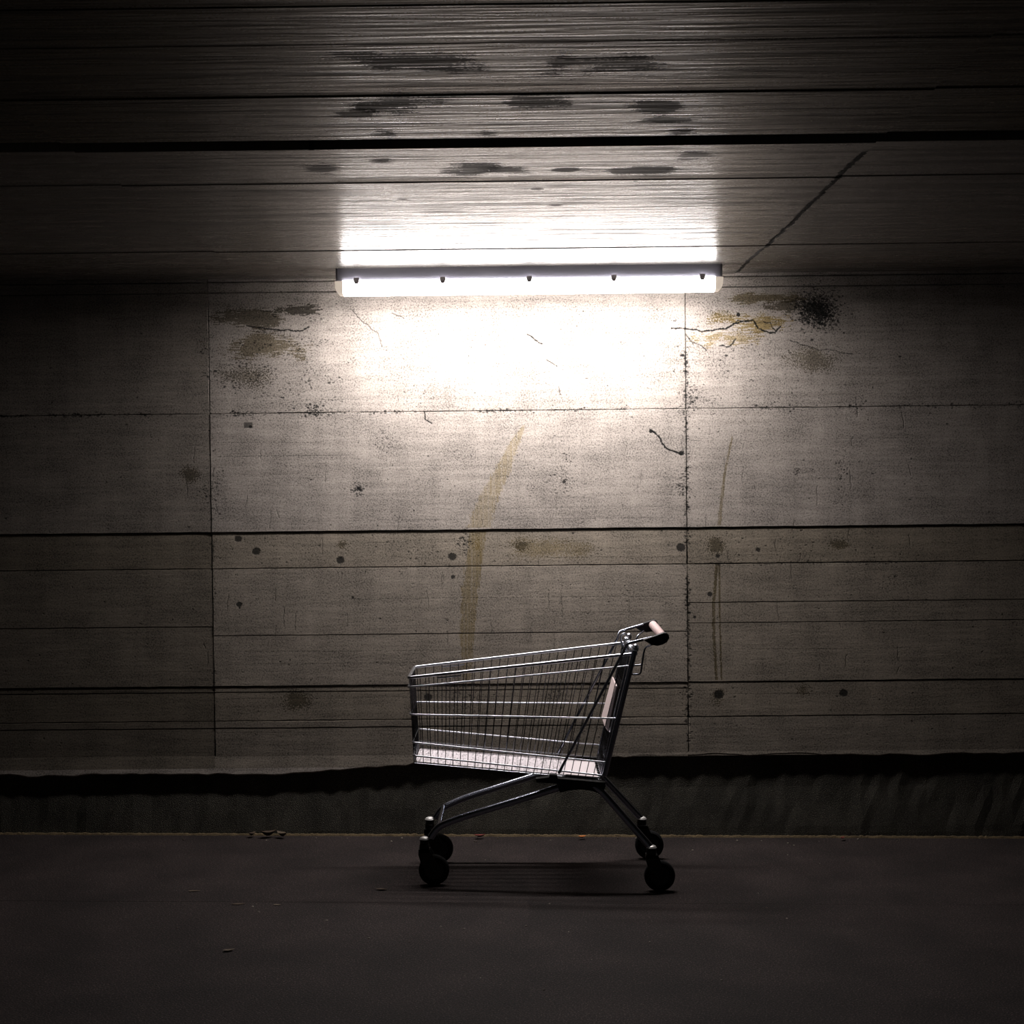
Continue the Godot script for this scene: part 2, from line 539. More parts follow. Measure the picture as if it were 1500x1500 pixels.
	c.run([Vector2(0.815, 1.157), Vector2(0.80, 1.0), Vector2(0.80, 0.85), Vector2(0.81, 0.66)], [0.006, 0.007, 0.006, 0.006], 0.3, 0.4)
	c.run([Vector2(0.825, 1.157), Vector2(0.825, 1.0), Vector2(0.828, 0.80), Vector2(0.832, 0.66)], [0.004, 0.004, 0.004, 0.004], 0.3, 0.4)
	c.patch(0.1, 1.23, 0.25, 0.07, 0.05, 0.3, 0.8)
	var im := c.images(Color(0.60, 0.568, 0.54), Color(0.56, 0.475, 0.29))
	var m := StandardMaterial3D.new()
	m.albedo_texture = im[0]
	m.heightmap_enabled = true
	m.heightmap_texture = im[1]
	m.heightmap_scale = 0.22
	m.roughness = 0.82
	m.metallic_specular = 0.35
	return m


func ceiling_material() -> StandardMaterial3D:
	var c := Concrete.new()
	c.span = Vector2(5.2, 5.2)
	c.org = Vector2(-2.6, 0.0)
	c.ydir = 1.0
	c.gloss = 0.27
	c.base(57, 64, 0.16, 0.12, 0.80, 0.0, 0.02)
	c.pits(700, Vector2(-2.6, 0.05), Vector2(2.6, 3.0), 0.008)
	for i in 240:
		var x := c.rng.randf_range(-2.6, 2.2)
		c.line(x, x + c.rng.randf_range(0.15, 1.2), c.rng.randf_range(0.02, 4.2), 0.4, 0.3)
	for a in [[-0.55, 2.55, 0.07, 0.09], [-0.13, 2.52, 0.13, 0.13], [-0.05, 2.50, 0.1, 0.09], [0.30, 2.48, 0.14, 0.07], [0.12, 2.50, 0.05, 0.04], [0.45, 2.7, 0.06, 0.1], [-0.37, 2.66, 0.05, 0.06], [-0.25, 3.36, 0.12, 0.12], [0.02, 3.34, 0.09, 0.10], [0.31, 3.30, 0.07, 0.08], [0.36, 3.16, 0.1, 0.05], [-0.38, 3.25, 0.07, 0.06], [-0.32, 3.02, 0.06, 0.08], [-0.08, 3.0, 0.06, 0.07], [0.40, 3.0, 0.06, 0.09], [0.2, 3.7, 0.2, 0.12], [-0.2, 3.75, 0.2, 0.1], [0.05, 2.2, 0.03, 0.035], [-0.36, 2.05, 0.03, 0.03], [0.1, 1.9, 0.03, 0.03]]:
		c.patch(a[0], a[1], a[2] * 1.1, a[3] * 1.2, 0.4, 0.1, 0.9, 0.02, 7)
	c.crack([Vector2(0.90, 0.05), Vector2(0.9, 0.5), Vector2(0.91, 1.2), Vector2(0.9, 2.7)], 0.012, 0.6)
	for k in 14:
		c.cluster(0.9, c.rng.randf_range(0.1, 2.0), 0.05, 0.02, 20, 0.01)
	var im := c.images(Color(0.47, 0.45, 0.425), Color(0.42, 0.36, 0.24))
	var m := StandardMaterial3D.new()
	m.albedo_texture = im[0]
	m.heightmap_enabled = true
	m.heightmap_texture = im[1]
	m.heightmap_scale = 0.13
	m.roughness = 1.0
	m.roughness_texture = im[2]
	m.metallic_specular = 0.5
	return m


func asphalt_material(sd: int, col: Color, uvs: float, relief := 0.35) -> StandardMaterial3D:
	var w := 1024
	var c := Concrete.new()
	c.w = w; c.h = w
	var grain := c.noise(sd, 0.42, 2, w, w)
	var stone := c.noise(sd + 1, 0.28, 2, w, w)
	var blotch := c.noise(sd + 2, 0.005, 4, w, w)
	var px := PackedByteArray()
	px.resize(w * w * 3)
	var hp := PackedByteArray()
	hp.resize(w * w)
	for i in w * w:
		var t := 0.48 + 0.75 * grain[i] / 255.0 + 0.5 * (stone[i] / 255.0 - 0.5) + 0.35 * (blotch[i] / 255.0 - 0.5)
		if grain[i] > 158:
			t *= 1.0 + (grain[i] - 158) * 0.016
		px[i * 3] = int(clampf(col.r * t, 0.0, 1.0) * 255.0)
		px[i * 3 + 1] = int(clampf(col.g * t, 0.0, 1.0) * 255.0)
		px[i * 3 + 2] = int(clampf(col.b * t, 0.0, 1.0) * 255.0)
		hp[i] = int(clampf(0.25 + 0.5 * stone[i] / 255.0 + 0.25 * grain[i] / 255.0, 0.0, 1.0) * 255.0)
	var m := StandardMaterial3D.new()
	m.albedo_texture = ImageTexture.create_from_image(Image.create_from_data(w, w, false, Image.FORMAT_RGB8, px))
	m.heightmap_enabled = true
	m.heightmap_texture = ImageTexture.create_from_image(Image.create_from_data(w, w, false, Image.FORMAT_L8, hp))
	m.heightmap_scale = relief
	m.uv1_triplanar = true
	m.uv1_world_triplanar = true
	m.uv1_scale = Vector3.ONE * uvs
	m.roughness = 0.85
	m.metallic_specular = 0.3
	return m


func liner_material() -> StandardMaterial3D:
	var w := 256
	var c := Concrete.new()
	c.w = w; c.h = w
	var a := c.noise(5, 0.06, 3, w, w)
	var b := c.noise(6, 0.35, 1, w, w)
	var im := Image.create(w, w, false, Image.FORMAT_RGB8)
	for y in w:
		for x in w:
			var t := 0.97 + 0.12 * (a[y * w + x] / 255.0 - 0.5)
			if b[y * w + x] > 200 or a[y * w + x] < 80:
				t *= 0.6
			im.set_pixel(x, y, Color(t, t * 0.965, t * 0.985))
	var m := StandardMaterial3D.new()
	m.albedo_texture = ImageTexture.create_from_image(im)
	m.uv1_triplanar = true
	m.uv1_scale = Vector3(4.5, 4.5, 1.0)
	m.roughness = 0.6
	return m


func plain(col: Color, rough: float, metal := 0.0, spec := 0.5) -> StandardMaterial3D:
	var m := StandardMaterial3D.new()
	m.albedo_color = col
	m.roughness = rough
	m.metallic = metal
	m.metallic_specular = spec
	return m


# ------------------------------------------------------------------ the scene
func _ready() -> void:
	rng.seed = 20240
	set_view()
	make_materials()
	build_shell()
	build_lamp()
	build_cart()
	build_litter()


func set_view() -> void:
	var cam := Camera3D.new()
	cam.name = "camera"
	cam.fov = rad_to_deg(2.0 * atan(750.0 / 2450.0))
	cam.position = Vector3(0, 1.565, 7.1)
	cam.rotation_degrees = Vector3(-1.45, 0.42, -0.62)
	cam.near = 0.05
	cam.far = 60.0
	add_child(cam)
	var env := Environment.new()
	env.background_mode = Environment.BG_COLOR
	env.background_color = Color(0.12, 0.12, 0.118)   # dim even fill, added from the unseen side to lift the blacks
	env.background_energy_multiplier = 1.0
	env.tonemap_mode = Environment.TONE_MAPPER_LINEAR
	env.tonemap_exposure = 1.0
	env.sdfgi_enabled = true
	env.ssao_enabled = true
	env.ssil_enabled = true
	var we := WorldEnvironment.new()
	we.name = "environment"
	we.environment = env
	add_child(we)


func make_materials() -> void:
	mats.wall = wall_material()
	mats.ceiling = ceiling_material()
	var dimmed: StandardMaterial3D = mats.ceiling.duplicate()   # slab past the groove: rougher, yellower cast, also darkened to cut its glare
	dimmed.albedo_color = Color(0.80, 0.76, 0.66)
	dimmed.metallic_specular = 0.25
	dimmed.heightmap_scale = 0.24
	mats.dimmed_ceiling = dimmed
	mats.floor = asphalt_material(71, Color(0.178, 0.153, 0.149), 0.4, 0.3)
	mats.footing = asphalt_material(90, Color(0.27, 0.26, 0.235), 0.7, 0.5)
	mats.joint = plain(Color(0.20, 0.19, 0.175), 0.95, 0.0, 0.2)
	mats.sandy_edge = asphalt_material(33, Color(0.40, 0.345, 0.26), 1.6, 0.8)
	mats.steel = plain(Color(0.78, 0.79, 0.82), 0.28, 1.0)
	mats.wire = plain(Color(0.50, 0.51, 0.53), 0.12, 1.0)  # same steel as the level wires, colour darkened to stand for shade
	mats.cap = plain(Color(0.88, 0.87, 0.86), 0.42, 0.5)
	mats.frame = plain(Color(0.66, 0.68, 0.74), 0.2, 1.0)
	mats.dark_steel = plain(Color(0.20, 0.20, 0.215), 0.5, 0.6)
	mats.black = plain(Color(0.055, 0.055, 0.06), 0.55)
	mats.rubber = plain(Color(0.075, 0.075, 0.08), 0.8, 0.0, 0.3)
	mats.hub = plain(Color(0.13, 0.13, 0.14), 0.5)
	mats.grip = plain(Color(0.86, 0.76, 0.75), 0.5)
	mats.flap = plain(Color(0.84, 0.77, 0.76), 0.55)
	mats.plate = plain(Color(0.90, 0.86, 0.87), 0.5)
	mats.liner = liner_material()
	mats.housing = plain(Color(0.60, 0.60, 0.65), 0.5)
	mats.clip = plain(Color(0.80, 0.78, 0.80), 0.45)
	var glow := plain(Color(0.95, 0.95, 0.95), 0.4)
	glow.emission_enabled = true
	glow.emission = Color(1.0, 0.975, 0.965)
	glow.emission_energy_multiplier = 26.0
	mats.glow = glow
	var end_glow := plain(Color(0.78, 0.74, 0.69), 0.35)   # past the tube's end the diffuser only carries a little of its light
	end_glow.emission_enabled = true
	end_glow.emission = Color(0.80, 0.74, 0.68)
	end_glow.emission_energy_multiplier = 0.9
	mats.lens_end = end_glow


func build_shell() -> void:
	# back wall: a backing of dark joint filler that carries the cast panels
	var mb := MB.new()
	mb.box(Vector3(LEFT, -0.2, -0.3), Vector3(RIGHT, 2.7, -0.05))
	var wall := part(self, "wall_back", mb, mats.joint)
	tag(wall, "board-marked grey concrete wall with stained panels behind the cart", "wall", "", "structure")
	var wall_uv := func(p: Vector3) -> Vector2: return Vector2((p.x + 2.6) / 5.2, (2.6 - p.y) / 2.6)
	var cols := [LEFT, -7.394, -5.373, -3.352, -1.331, 0.69, 2.711, 4.732, 6.753, RIGHT]
	# each row: bottom, top, proud of the wall plane, and further splits of the middle and right bay
	var rows := [[2.372, 2.40, 0.004], [2.327, 2.37, 0.0035], [1.816, 2.326, 0.001], [1.312, 1.8155, 0.0008], [1.157, 1.310, -0.0035], [0.654, 1.1565, -0.0042], [0.505, 0.652, -0.0075], [0.335, 0.5045, -0.0085]]
	for r in rows.size():
		for b in cols.size() - 1:
			var cuts := [rows[r][0], rows[r][1]]
			if r == 5:
				cuts = [0.654, 0.91, 1.156]
				if b == 4:
					cuts = [0.654, 0.871, 1.156]
				elif b > 4:
					cuts = [0.654, 0.905, 0.992, 1.156]
			if r == 6 and b < 5:
				cuts = [0.505, 0.628, 0.652]
			if r == 7 and b < 5:
				cuts = [0.335, 0.474, 0.5045]
			for k in cuts.size() - 1:
				# every board stands a little behind the one above it, the middle bay a little before its neighbours
				var proud: float = rows[r][2] - (cuts.size() - 2 - k) * 0.0009 + (0.0016 if b == 4 and r > 2 else 0.0) + rng.randf_range(-0.0002, 0.0002)
				var ch: float = 0.0015 if (r == 2 or r == 3 or r == 5) else 0.002
				var o := Vector3(cols[b] + 0.0008, cuts[k], proud)
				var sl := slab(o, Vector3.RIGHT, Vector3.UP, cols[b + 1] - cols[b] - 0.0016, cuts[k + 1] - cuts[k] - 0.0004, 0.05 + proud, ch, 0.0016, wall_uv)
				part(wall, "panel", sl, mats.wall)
	# rough dark footing, set back under the ragged lower edge of the panels
	mb = MB.new()
	var steps := 440
	var prev := []
	var nz := FastNoiseLite.new()
	nz.seed = 4
	nz.frequency = 1.0
	for i in steps + 1:
		var x := lerpf(LEFT, RIGHT, float(i) / steps)
		var top := 0.345 + 0.018 * nz.get_noise_2d(x * 1.6, 0.0) + 0.008 * nz.get_noise_2d(x * 7.0, 5.0)
		if x < -0.2:
			top -= 0.06 * smoothstep(-0.2, -1.0, x)
		var col := []
		var ys := [-0.15, 0.03, 0.12, 0.2, top - 0.03, top, top + 0.006]
		var outs := [-0.006, -0.008, -0.014, -0.02, -0.02, -0.02, -0.045]
		for j in ys.size():
			var z: float = outs[j] + 0.006 * nz.get_noise_2d(x * 13.0, ys[j] * 17.0) - 0.004
			col.append(Vector3(x, ys[j], z))
		if prev:
			for j in ys.size() - 1:
				mb.flat_quad(prev[j], col[j], col[j + 1], prev[j + 1], Vector3(0, 0.2, 1))
		prev = col
	part(wall, "footing", mb, mats.footing)
	# the ragged lip of plaster that ends the panels above the footing
	mb = MB.new()
	prev = []
	for i in steps + 1:
		var x := lerpf(LEFT, RIGHT, float(i) / steps)
		var low := 0.333 + 0.018 * nz.get_noise_2d(x * 1.6, 0.0) + 0.009 * nz.get_noise_2d(x * 9.0, 15.0)
		if x < -0.2:
			low -= 0.055 * smoothstep(-0.2, -1.0, x)
		var col := [Vector3(x, low, -0.03), Vector3(x, low, -0.0095), Vector3(x, low + 0.005, -0.0075), Vector3(x, 0.352, -0.0075), Vector3(x, 0.356, -0.0095)]
		if prev:
			for j in col.size() - 1:
				var ids := []
				var nn := Vector3(0, -1, 0) if j == 0 else (Vector3(0, -0.7, 0.7) if j == 1 else Vector3(0, 0.1, 1).normalized())
				for p in [prev[j], col[j], col[j + 1], prev[j + 1]]:
					ids.append(mb.vert(p, nn, wall_uv.call(p)))
				mb.quad(ids[0], ids[1], ids[2], ids[3])
		prev = col
	part(wall, "plaster_lip", mb, mats.wall)

	# floor: two strips of asphalt that meet in a thin seam
	var tilt := func(p: Vector3) -> Vector3: return Vector3(p.x, p.y + SLOPE * p.x, p.z)
	mb = MB.new()
	mb.box(Vector3(LEFT, -0.6, -0.3), Vector3(RIGHT, -0.2, 8.6))
	var fl := part(self, "floor", mb, mats.joint)
	tag(fl, "dark brown-black asphalt floor with a seam along the wall", "floor", "", "structure")
	for s in [[-0.03, 1.095, 0.0], [1.105, 8.55, 0.002]]:
		mb = MB.new()
		var cells_x := 89
		var z0: float = s[0]
		var z1: float = s[1]
		var cells_z := int((z1 - z0) / 0.16)
		var grid := []
		for j in cells_z + 1:
			for i in cells_x + 1:
				var x := lerpf(LEFT, RIGHT, float(i) / cells_x)
				var z := lerpf(z0, z1, float(j) / cells_z)
				if j == 0 or j == cells_z:
					z += 0.006 * nz.get_noise_2d(x * 9.0, z)
				var y: float = s[2] + SLOPE * x
				if z > 1.3:
					y += 0.004 * nz.get_noise_2d(x * 2.0, z * 2.0)
				grid.append(mb.vert(Vector3(x, y, z), Vector3.UP))
		for j in cells_z:
			for i in cells_x:
				var a := j * (cells_x + 1) + i
				mb.quad(grid[a], grid[a + 1], grid[a + cells_x + 2], grid[a + cells_x + 1])
		for i in cells_x:
			for e in [0, cells_z]:
				var p: Vector3 = mb.v[e * (cells_x + 1) + i]
				var q: Vector3 = mb.v[e * (cells_x + 1) + i + 1]
				mb.flat_quad(p, q, q - Vector3(0, 0.1, 0), p - Vector3(0, 0.1, 0), Vector3(0, 0, -1 if e == 0 else 1))
		part(fl, "asphalt_strip", mb, mats.floor)

	# dusty ridge where wall meets floor, its sandy tint painting a lit edge
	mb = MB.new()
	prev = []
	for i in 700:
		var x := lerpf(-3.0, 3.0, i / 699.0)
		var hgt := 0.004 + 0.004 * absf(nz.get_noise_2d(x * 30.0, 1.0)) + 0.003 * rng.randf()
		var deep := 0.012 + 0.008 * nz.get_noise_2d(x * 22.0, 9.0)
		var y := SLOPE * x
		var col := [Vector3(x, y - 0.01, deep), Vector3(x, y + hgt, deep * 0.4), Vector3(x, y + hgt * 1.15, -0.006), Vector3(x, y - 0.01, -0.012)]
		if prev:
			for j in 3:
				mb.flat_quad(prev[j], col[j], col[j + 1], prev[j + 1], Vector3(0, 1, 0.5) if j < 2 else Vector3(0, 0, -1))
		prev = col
	var fillet := part(self, "trim_1", mb, mats.sandy_edge)
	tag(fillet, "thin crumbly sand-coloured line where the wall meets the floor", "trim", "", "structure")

	# ceiling: cast against boards, with a deep groove across it
	mb = MB.new()
	mb.box(Vector3(LEFT, CEIL + 0.085, -0.3), Vector3(RIGHT, CEIL + 0.3, 8.6))
	var ce := part(self, "ceiling", mb, mats.joint)
	tag(ce, "board-marked concrete ceiling with long planks and a dark groove", "ceiling", "", "structure")
	var ceil_uv := func(p: Vector3) -> Vector2: return Vector2((p.x + 2.6) / 5.2, p.z / 5.2)
	var bays := [LEFT + 0.005, -7.23, -5.2, -3.165, -1.135, 0.902, 2.93, 4.96, 6.99, RIGHT - 0.005]
	var lines := [-0.04, 0.095, 0.42, 0.89, 1.335, 1.842, 2.336, 2.83, -1.0, 2.955, 3.10, 3.436, 3.66, 3.88, 4.14, 4.6, 5.1]
	for k in lines.size() - 1:
		if lines[k] == -1.0 or lines[k + 1] == -1.0:
			continue
		for b in bays.size() - 1:
			var low: float = 0.0016 * sin(k * 2.4) + rng.randf_range(-0.0003, 0.0003) - (0.003 if b == 4 else 0.0)
			var tuck := 0.004 if b != 4 else 0.0   # outer bays run a little under the middle one
			var o := Vector3(bays[b] - tuck, CEIL + low, lines[k] + 0.001)
			var sl := slab(o, Vector3.RIGHT, Vector3.BACK, bays[b + 1] - bays[b] + tuck * 2.0, lines[k + 1] - lines[k] - 0.002, 0.09 + low, 0.0012, 0.0012, ceil_uv)
			part(ce, "plank", sl, mats.ceiling if lines[k] < 2.9 else mats.dimmed_ceiling)
	part(ce, "slab", slab(Vector3(LEFT, CEIL, 5.102), Vector3.RIGHT, Vector3.BACK, RIGHT - LEFT, 3.45, 0.09, 0.002, 0.0, ceil_uv), mats.dimmed_ceiling)

	# end walls of the same concrete, far out of the frame
	var side_uv := func(p: Vector3) -> Vector2: return Vector2(p.z / 5.2, (2.6 - p.y) / 2.6)
	for s in [-1, 1]:
		var at := Vector3(LEFT, -0.3, 8.6) if s < 0 else Vector3(RIGHT, -0.3, -0.3)
		var sw := part(self, "wall_left" if s < 0 else "wall_right", slab(at, Vector3.FORWARD if s < 0 else Vector3.BACK, Vector3.UP, 8.9, 3.0, 0.3, 0.002, 0.0, side_uv), mats.wall)
		tag(sw, "concrete end wall of the passage beyond the cart's %s" % ("front" if s < 0 else "handle"), "wall", "", "structure")


# ------------------------------------------------------------------ lamp
func lamp_ring(x: float, half_top: float, half_low: float, y_top: float, y_low: float, round_low: float) -> Array:
	var zc := 0.302
	return [Vector3(x, y_top, zc - half_top), Vector3(x, y_low + round_low, zc - half_low), Vector3(x, y_low + round_low * 0.3, zc - half_low + round_low * 0.3), Vector3(x, y_low, zc - half_low + round_low), Vector3(x, y_low, zc + half_low - round_low), Vector3(x, y_low + round_low * 0.3, zc + half_low - round_low * 0.3), Vector3(x, y_low + round_low, zc + half_low), Vector3(x, y_top, zc + half_top)]


func build_lamp() -> void:
	var t := Node3D.new()
	t.name = "tube_lamp"
	add_child(t)
	tag(t, "long grey fluorescent lamp glowing white, mounted on the ceiling", "lamp")
	var x0 := -0.755
	var x1 := 0.812
	var top := CEIL - 0.001
	var seam := 2.331
	var low := 2.277
	var mb := MB.new()
	mb.loft([lamp_ring(x0 + 0.005, 0.040, 0.044, top, seam, 0.003), lamp_ring(x0 + 0.012, 0.046, 0.05, top, seam, 0.003), lamp_ring(x1 - 0.012, 0.046, 0.05, top, seam, 0.003), lamp_ring(x1 - 0.005, 0.040, 0.044, top, seam, 0.003)])
	part(t, "housing", mb, mats.housing)
	var e0 := x0 + 0.034
	var e1 := x1 - 0.034
	mb = MB.new()
	mb.loft([lamp_ring(e0, 0.056, 0.046, seam - 0.0005, low, 0.02), lamp_ring(e1, 0.056, 0.046, seam - 0.0005, low, 0.02)])
	part(t, "diffuser", mb, mats.glow)
	for s in 2:
		mb = MB.new()
		var a := e0 - 0.0005 if s == 0 else e1 + 0.0005
		var b := x0 + 0.002 if s == 0 else x1 - 0.002
		mb.loft([lamp_ring(a, 0.056, 0.046, seam - 0.0005, low, 0.02), lamp_ring(lerpf(a, b, 0.55), 0.055, 0.045, seam - 0.0005, low + 0.001, 0.02), lamp_ring(lerpf(a, b, 0.85), 0.054, 0.044, seam - 0.0005, low + 0.012, 0.016), lamp_ring(b, 0.052, 0.042, seam - 0.0005, low + 0.028, 0.01)])
		part(t, "diffuser_end", mb, mats.lens_end)
	for x in [-0.665, -0.318, 0.03, 0.37, 0.725]:
		for s in [-1, 1]:
			mb = MB.new()
			var z: float = 0.302 + s * 0.059
			mb.loft([[Vector3(x - 0.011, seam + 0.012, z - 0.002), Vector3(x + 0.011, seam + 0.012, z - 0.002), Vector3(x + 0.011, seam + 0.012, z + 0.002), Vector3(x - 0.011, seam + 0.012, z + 0.002)], [Vector3(x - 0.011, seam - 0.004, z - 0.003), Vector3(x + 0.011, seam - 0.004, z - 0.003), Vector3(x + 0.011, seam - 0.004, z + 0.003), Vector3(x - 0.011, seam - 0.004, z + 0.003)], [Vector3(x - 0.006, seam - 0.013, z - s * 0.004 - 0.002), Vector3(x + 0.006, seam - 0.013, z - s * 0.004 - 0.002), Vector3(x + 0.006, seam - 0.013, z - s * 0.004 + 0.002), Vector3(x - 0.006, seam - 0.013, z - s * 0.004 + 0.002)]])
			part(t, "clip", mb, mats.clip)
	var light := AreaLight3D.new()
	light.name = "lamp_light"
	light.area_size = Vector2(e1 - e0, 0.07)
	light.light_color = Color(1.0, 0.975, 0.965)
	light.light_energy = 3.3
	light.area_range = 20.0
	light.area_attenuation = 2.0
	light.shadow_enabled = true
	light.position = Vector3((e0 + e1) / 2, low - 0.0015, 0.302)
	light.rotation_degrees = Vector3(-90, 0, 0)
	t.add_child(light)


# ------------------------------------------------------------------ cart
# a point measured in the building, turned into the cart's own axes (its wheels stand on the sloping floor)
func cp(x: float, y: float, z: float) -> Vector3:
	return Vector3(x, y - SLOPE * x, z)


func rim_y(x: float) -> float:
	return lerpf(0.787, 0.873, inverse_lerp(-0.452, 0.395, x))


func low_y(x: float) -> float:
	return lerpf(0.462, 0.3965, inverse_lerp(-0.432, 0.28, x))


func half_top(x: float) -> float:
	return lerpf(0.168, 0.205, inverse_lerp(-0.452, 0.395, x))


func half_low(x: float) -> float:
	return lerpf(0.158, 0.19, inverse_lerp(-0.432, 0.28, x))


func half_at(x: float, y: float) -> float:
	return lerpf(half_low(x), half_top(x), clampf((y - low_y(x)) / (rim_y(x) - low_y(x)), 0.0, 1.0))


func build_cart() -> void:
	var cart := Node3D.new()
	cart.name = "shopping_cart"
	add_child(cart)
	cart.position = Vector3(0, 0, CART_Z)
	cart.rotation.z = atan(SLOPE)
	tag(cart, "empty wire shopping cart standing side-on on the dark floor", "shopping cart")

	# basket: rim with all the wires welded to it
	var mb := MB.new()
	mb.tube(rounded([cp(0.405, rim_y(0.405), half_top(0.405)), cp(-0.452, 0.787, 0.168), cp(-0.452, 0.787, -0.168), cp(0.405, rim_y(0.405), -half_top(0.405))], 0.012), 0.006, 10)
	var basket := part(cart, "basket_rim", mb, mats.steel)
	var n := 26
	for i in n:
		var t := float(i) / (n - 1)
		var xb := lerpf(-0.424, 0.268, t)
		var xt := lerpf(-0.442, 0.382, t)
		mb = MB.new()
		mb.tube(rounded([cp(xt, rim_y(xt) - 0.003, half_top(xt) - 0.003), cp(xb, low_y(xb), half_low(xb) - 0.004), cp(xb, low_y(xb), -half_low(xb) + 0.004), cp(xt, rim_y(xt) - 0.003, -half_top(xt) + 0.003)], 0.016, 3), 0.0018, 6)
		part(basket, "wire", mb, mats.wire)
	for i in 9:
		var z := lerpf(-0.148, 0.148, i / 8.0)
		mb = MB.new()
		mb.tube(PackedVector3Array([cp(-0.450, 0.786, z * 1.04), cp(-0.432, 0.462, z)]), 0.0018, 6)
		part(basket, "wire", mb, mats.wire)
	# level wires, each bent round the front
	for a in [[-0.452, 0.752, 0.422, 0.832], [-0.445, 0.648, 0.334, 0.630], [-0.436, 0.542, 0.299, 0.464], [-0.434, 0.492, 0.283, 0.415]]:
		var hf := half_at(a[0], a[1]) + 0.004
		var hr := half_at(a[2], a[3]) + 0.004
		mb = MB.new()
		mb.tube(rounded([cp(a[2], a[3], hr), cp(a[0] - 0.002, a[1], hf), cp(a[0] - 0.002, a[1], -hf), cp(a[2], a[3], -hr)], 0.012, 4), 0.0033, 8)
		part(basket, "wire", mb, mats.steel)
	for i in 7:
		var k := lerpf(-0.85, 0.85, i / 6.0)
		mb = MB.new()
		mb.tube(PackedVector3Array([cp(-0.43, low_y(-0.43) - 0.004, k * half_low(-0.43)), cp(0.275, low_y(0.275) - 0.004, k * half_low(0.275))]), 0.0022, 6)
		part(basket, "wire", mb, mats.steel)
	for s in [-1, 1]:
		mb = MB.new()
		mb.tube(PackedVector3Array([cp(-0.342, 0.794 - 0.008, s * (half_top(-0.34) + 0.003)), cp(-0.255, 0.794, s * (half_top(-0.255) + 0.003))]), 0.0032, 8)
		part(basket, "weld_strip", mb, mats.steel)

	# floor of the basket: a speckled pale sheet, and a smooth white plate at the rear
	var sheet := func(xa: float, xb: float, up: float, thick: float, inset: float) -> MB:
		var m2 := MB.new()
		var rings := []
		for x in [xa, xb]:
			var y: float = low_y(x) + up
			var hw: float = half_low(x) - inset
			rings.append([cp(x, y, -hw), cp(x, y + thick, -hw + 0.001), cp(x, y + thick, hw - 0.001), cp(x, y, hw)])
		m2.loft(rings)
		return m2
	mb = MB.new()
	mb.tube(rounded([cp(0.14, low_y(0.14) + 0.0045, half_low(0.14) - 0.012), cp(-0.426, low_y(-0.426) + 0.0045, 0.146), cp(-0.426, low_y(-0.426) + 0.0045, -0.146), cp(0.14, low_y(0.14) + 0.0045, -half_low(0.14) + 0.012)], 0.01, 3), 0.0025, 8)
	var base := part(cart, "basket_floor", mb, mats.liner)
	base.set_meta("label", "close grid of pale speckled wires forming the basket floor")
	for i in 26:
		var k := lerpf(-0.96, 0.96, i / 25.0)
		mb = MB.new()
		mb.tube(PackedVector3Array([cp(-0.425, low_y(-0.425) + 0.0045, k * 0.146), cp(0.14, low_y(0.14) + 0.0045, k * (half_low(0.14) - 0.012))]), 0.003, 8)
		part(base, "floor_wire", mb, mats.liner)
	var plate := part(cart, "rear_plate", sheet.call(0.135, 0.262, 0.0054, 0.003, 0.014), mats.plate)
	plate.set_meta("label", "smooth white plate at the rear of the basket floor")

	# rear: two posts, the swinging gate and the folded child seat
	for s in [-1, 1]:
		mb = MB.new()
		mb.tube(rounded([cp(0.398, 0.895, s * 0.208), cp(0.284, 0.415, s * 0.197)], 0.01), 0.0105, 14)
		var post := part(cart, "rear_post", mb, mats.frame)
		mb = MB.new()
		mb.lathe([Vector2(0.0, 0.014), Vector2(0.006, 0.013), Vector2(0.011, 0.008), Vector2(0.0125, 0.0), Vector2(0.0125, -0.01), Vector2(0.0106, -0.012)], cp(0.399, 0.897, s * 0.208), Vector3(0.23, 0.97, 0).normalized(), 16)
		part(post, "post_cap", mb, mats.steel)
	mb = MB.new()
	mb.tube(rounded([cp(0.376, 0.868, 0.19), cp(0.274, 0.418, 0.178), cp(0.274, 0.418, -0.178), cp(0.376, 0.868, -0.19), cp(0.376, 0.868, 0.0), cp(0.376, 0.868, 0.19)], 0.015, 4), 0.0042, 8)
	var gate := part(cart, "rear_gate", mb, mats.frame)
	for i in 11:
		var k := lerpf(-0.88, 0.88, i / 10.0)
		mb = MB.new()
		mb.tube(PackedVector3Array([cp(0.376, 0.868, k * 0.19), cp(0.274, 0.418, k * 0.178)]), 0.0021, 6)
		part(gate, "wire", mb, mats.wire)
	for f in [0.25, 0.5, 0.75]:
		mb = MB.new()
		mb.tube(PackedVector3Array([cp(lerpf(0.274, 0.376, f) + 0.004, lerpf(0.418, 0.868, f), 0.184), cp(lerpf(0.274, 0.376, f) + 0.004, lerpf(0.418, 0.868, f), -0.184)]), 0.0026, 6)
		part(gate, "wire", mb, mats.steel)
	mb = MB.new()   # hinge rod with its two springs
	mb.tube(PackedVector3Array([cp(0.387, 0.886, -0.205), cp(0.387, 0.886, 0.205)]), 0.004, 8)
	var rod := part(cart, "hinge_rod", mb, mats.steel)
	for s in [-1, 1]:
		mb = MB.new()
		var pts := PackedVector3Array()
		for i in 73:
			var ang := TAU * i / 12.0
			pts.append(cp(0.387 + 0.011 * cos(ang), 0.886 + 0.011 * sin(ang), s * (0.12 + 0.06 * i / 72.0)))
		mb.tube(pts, 0.0025, 6)
		part(rod, "spring", mb, mats.steel)
		mb = MB.new()
		mb.tube(rounded([cp(0.37, 0.86, s * 0.15), cp(0.362, 0.905, s * 0.15), cp(0.38, 0.918, s * 0.15), cp(0.392, 0.898, s * 0.15)], 0.012, 4), 0.004, 8)
		part(rod, "hook", mb, mats.steel)
	mb = MB.new()
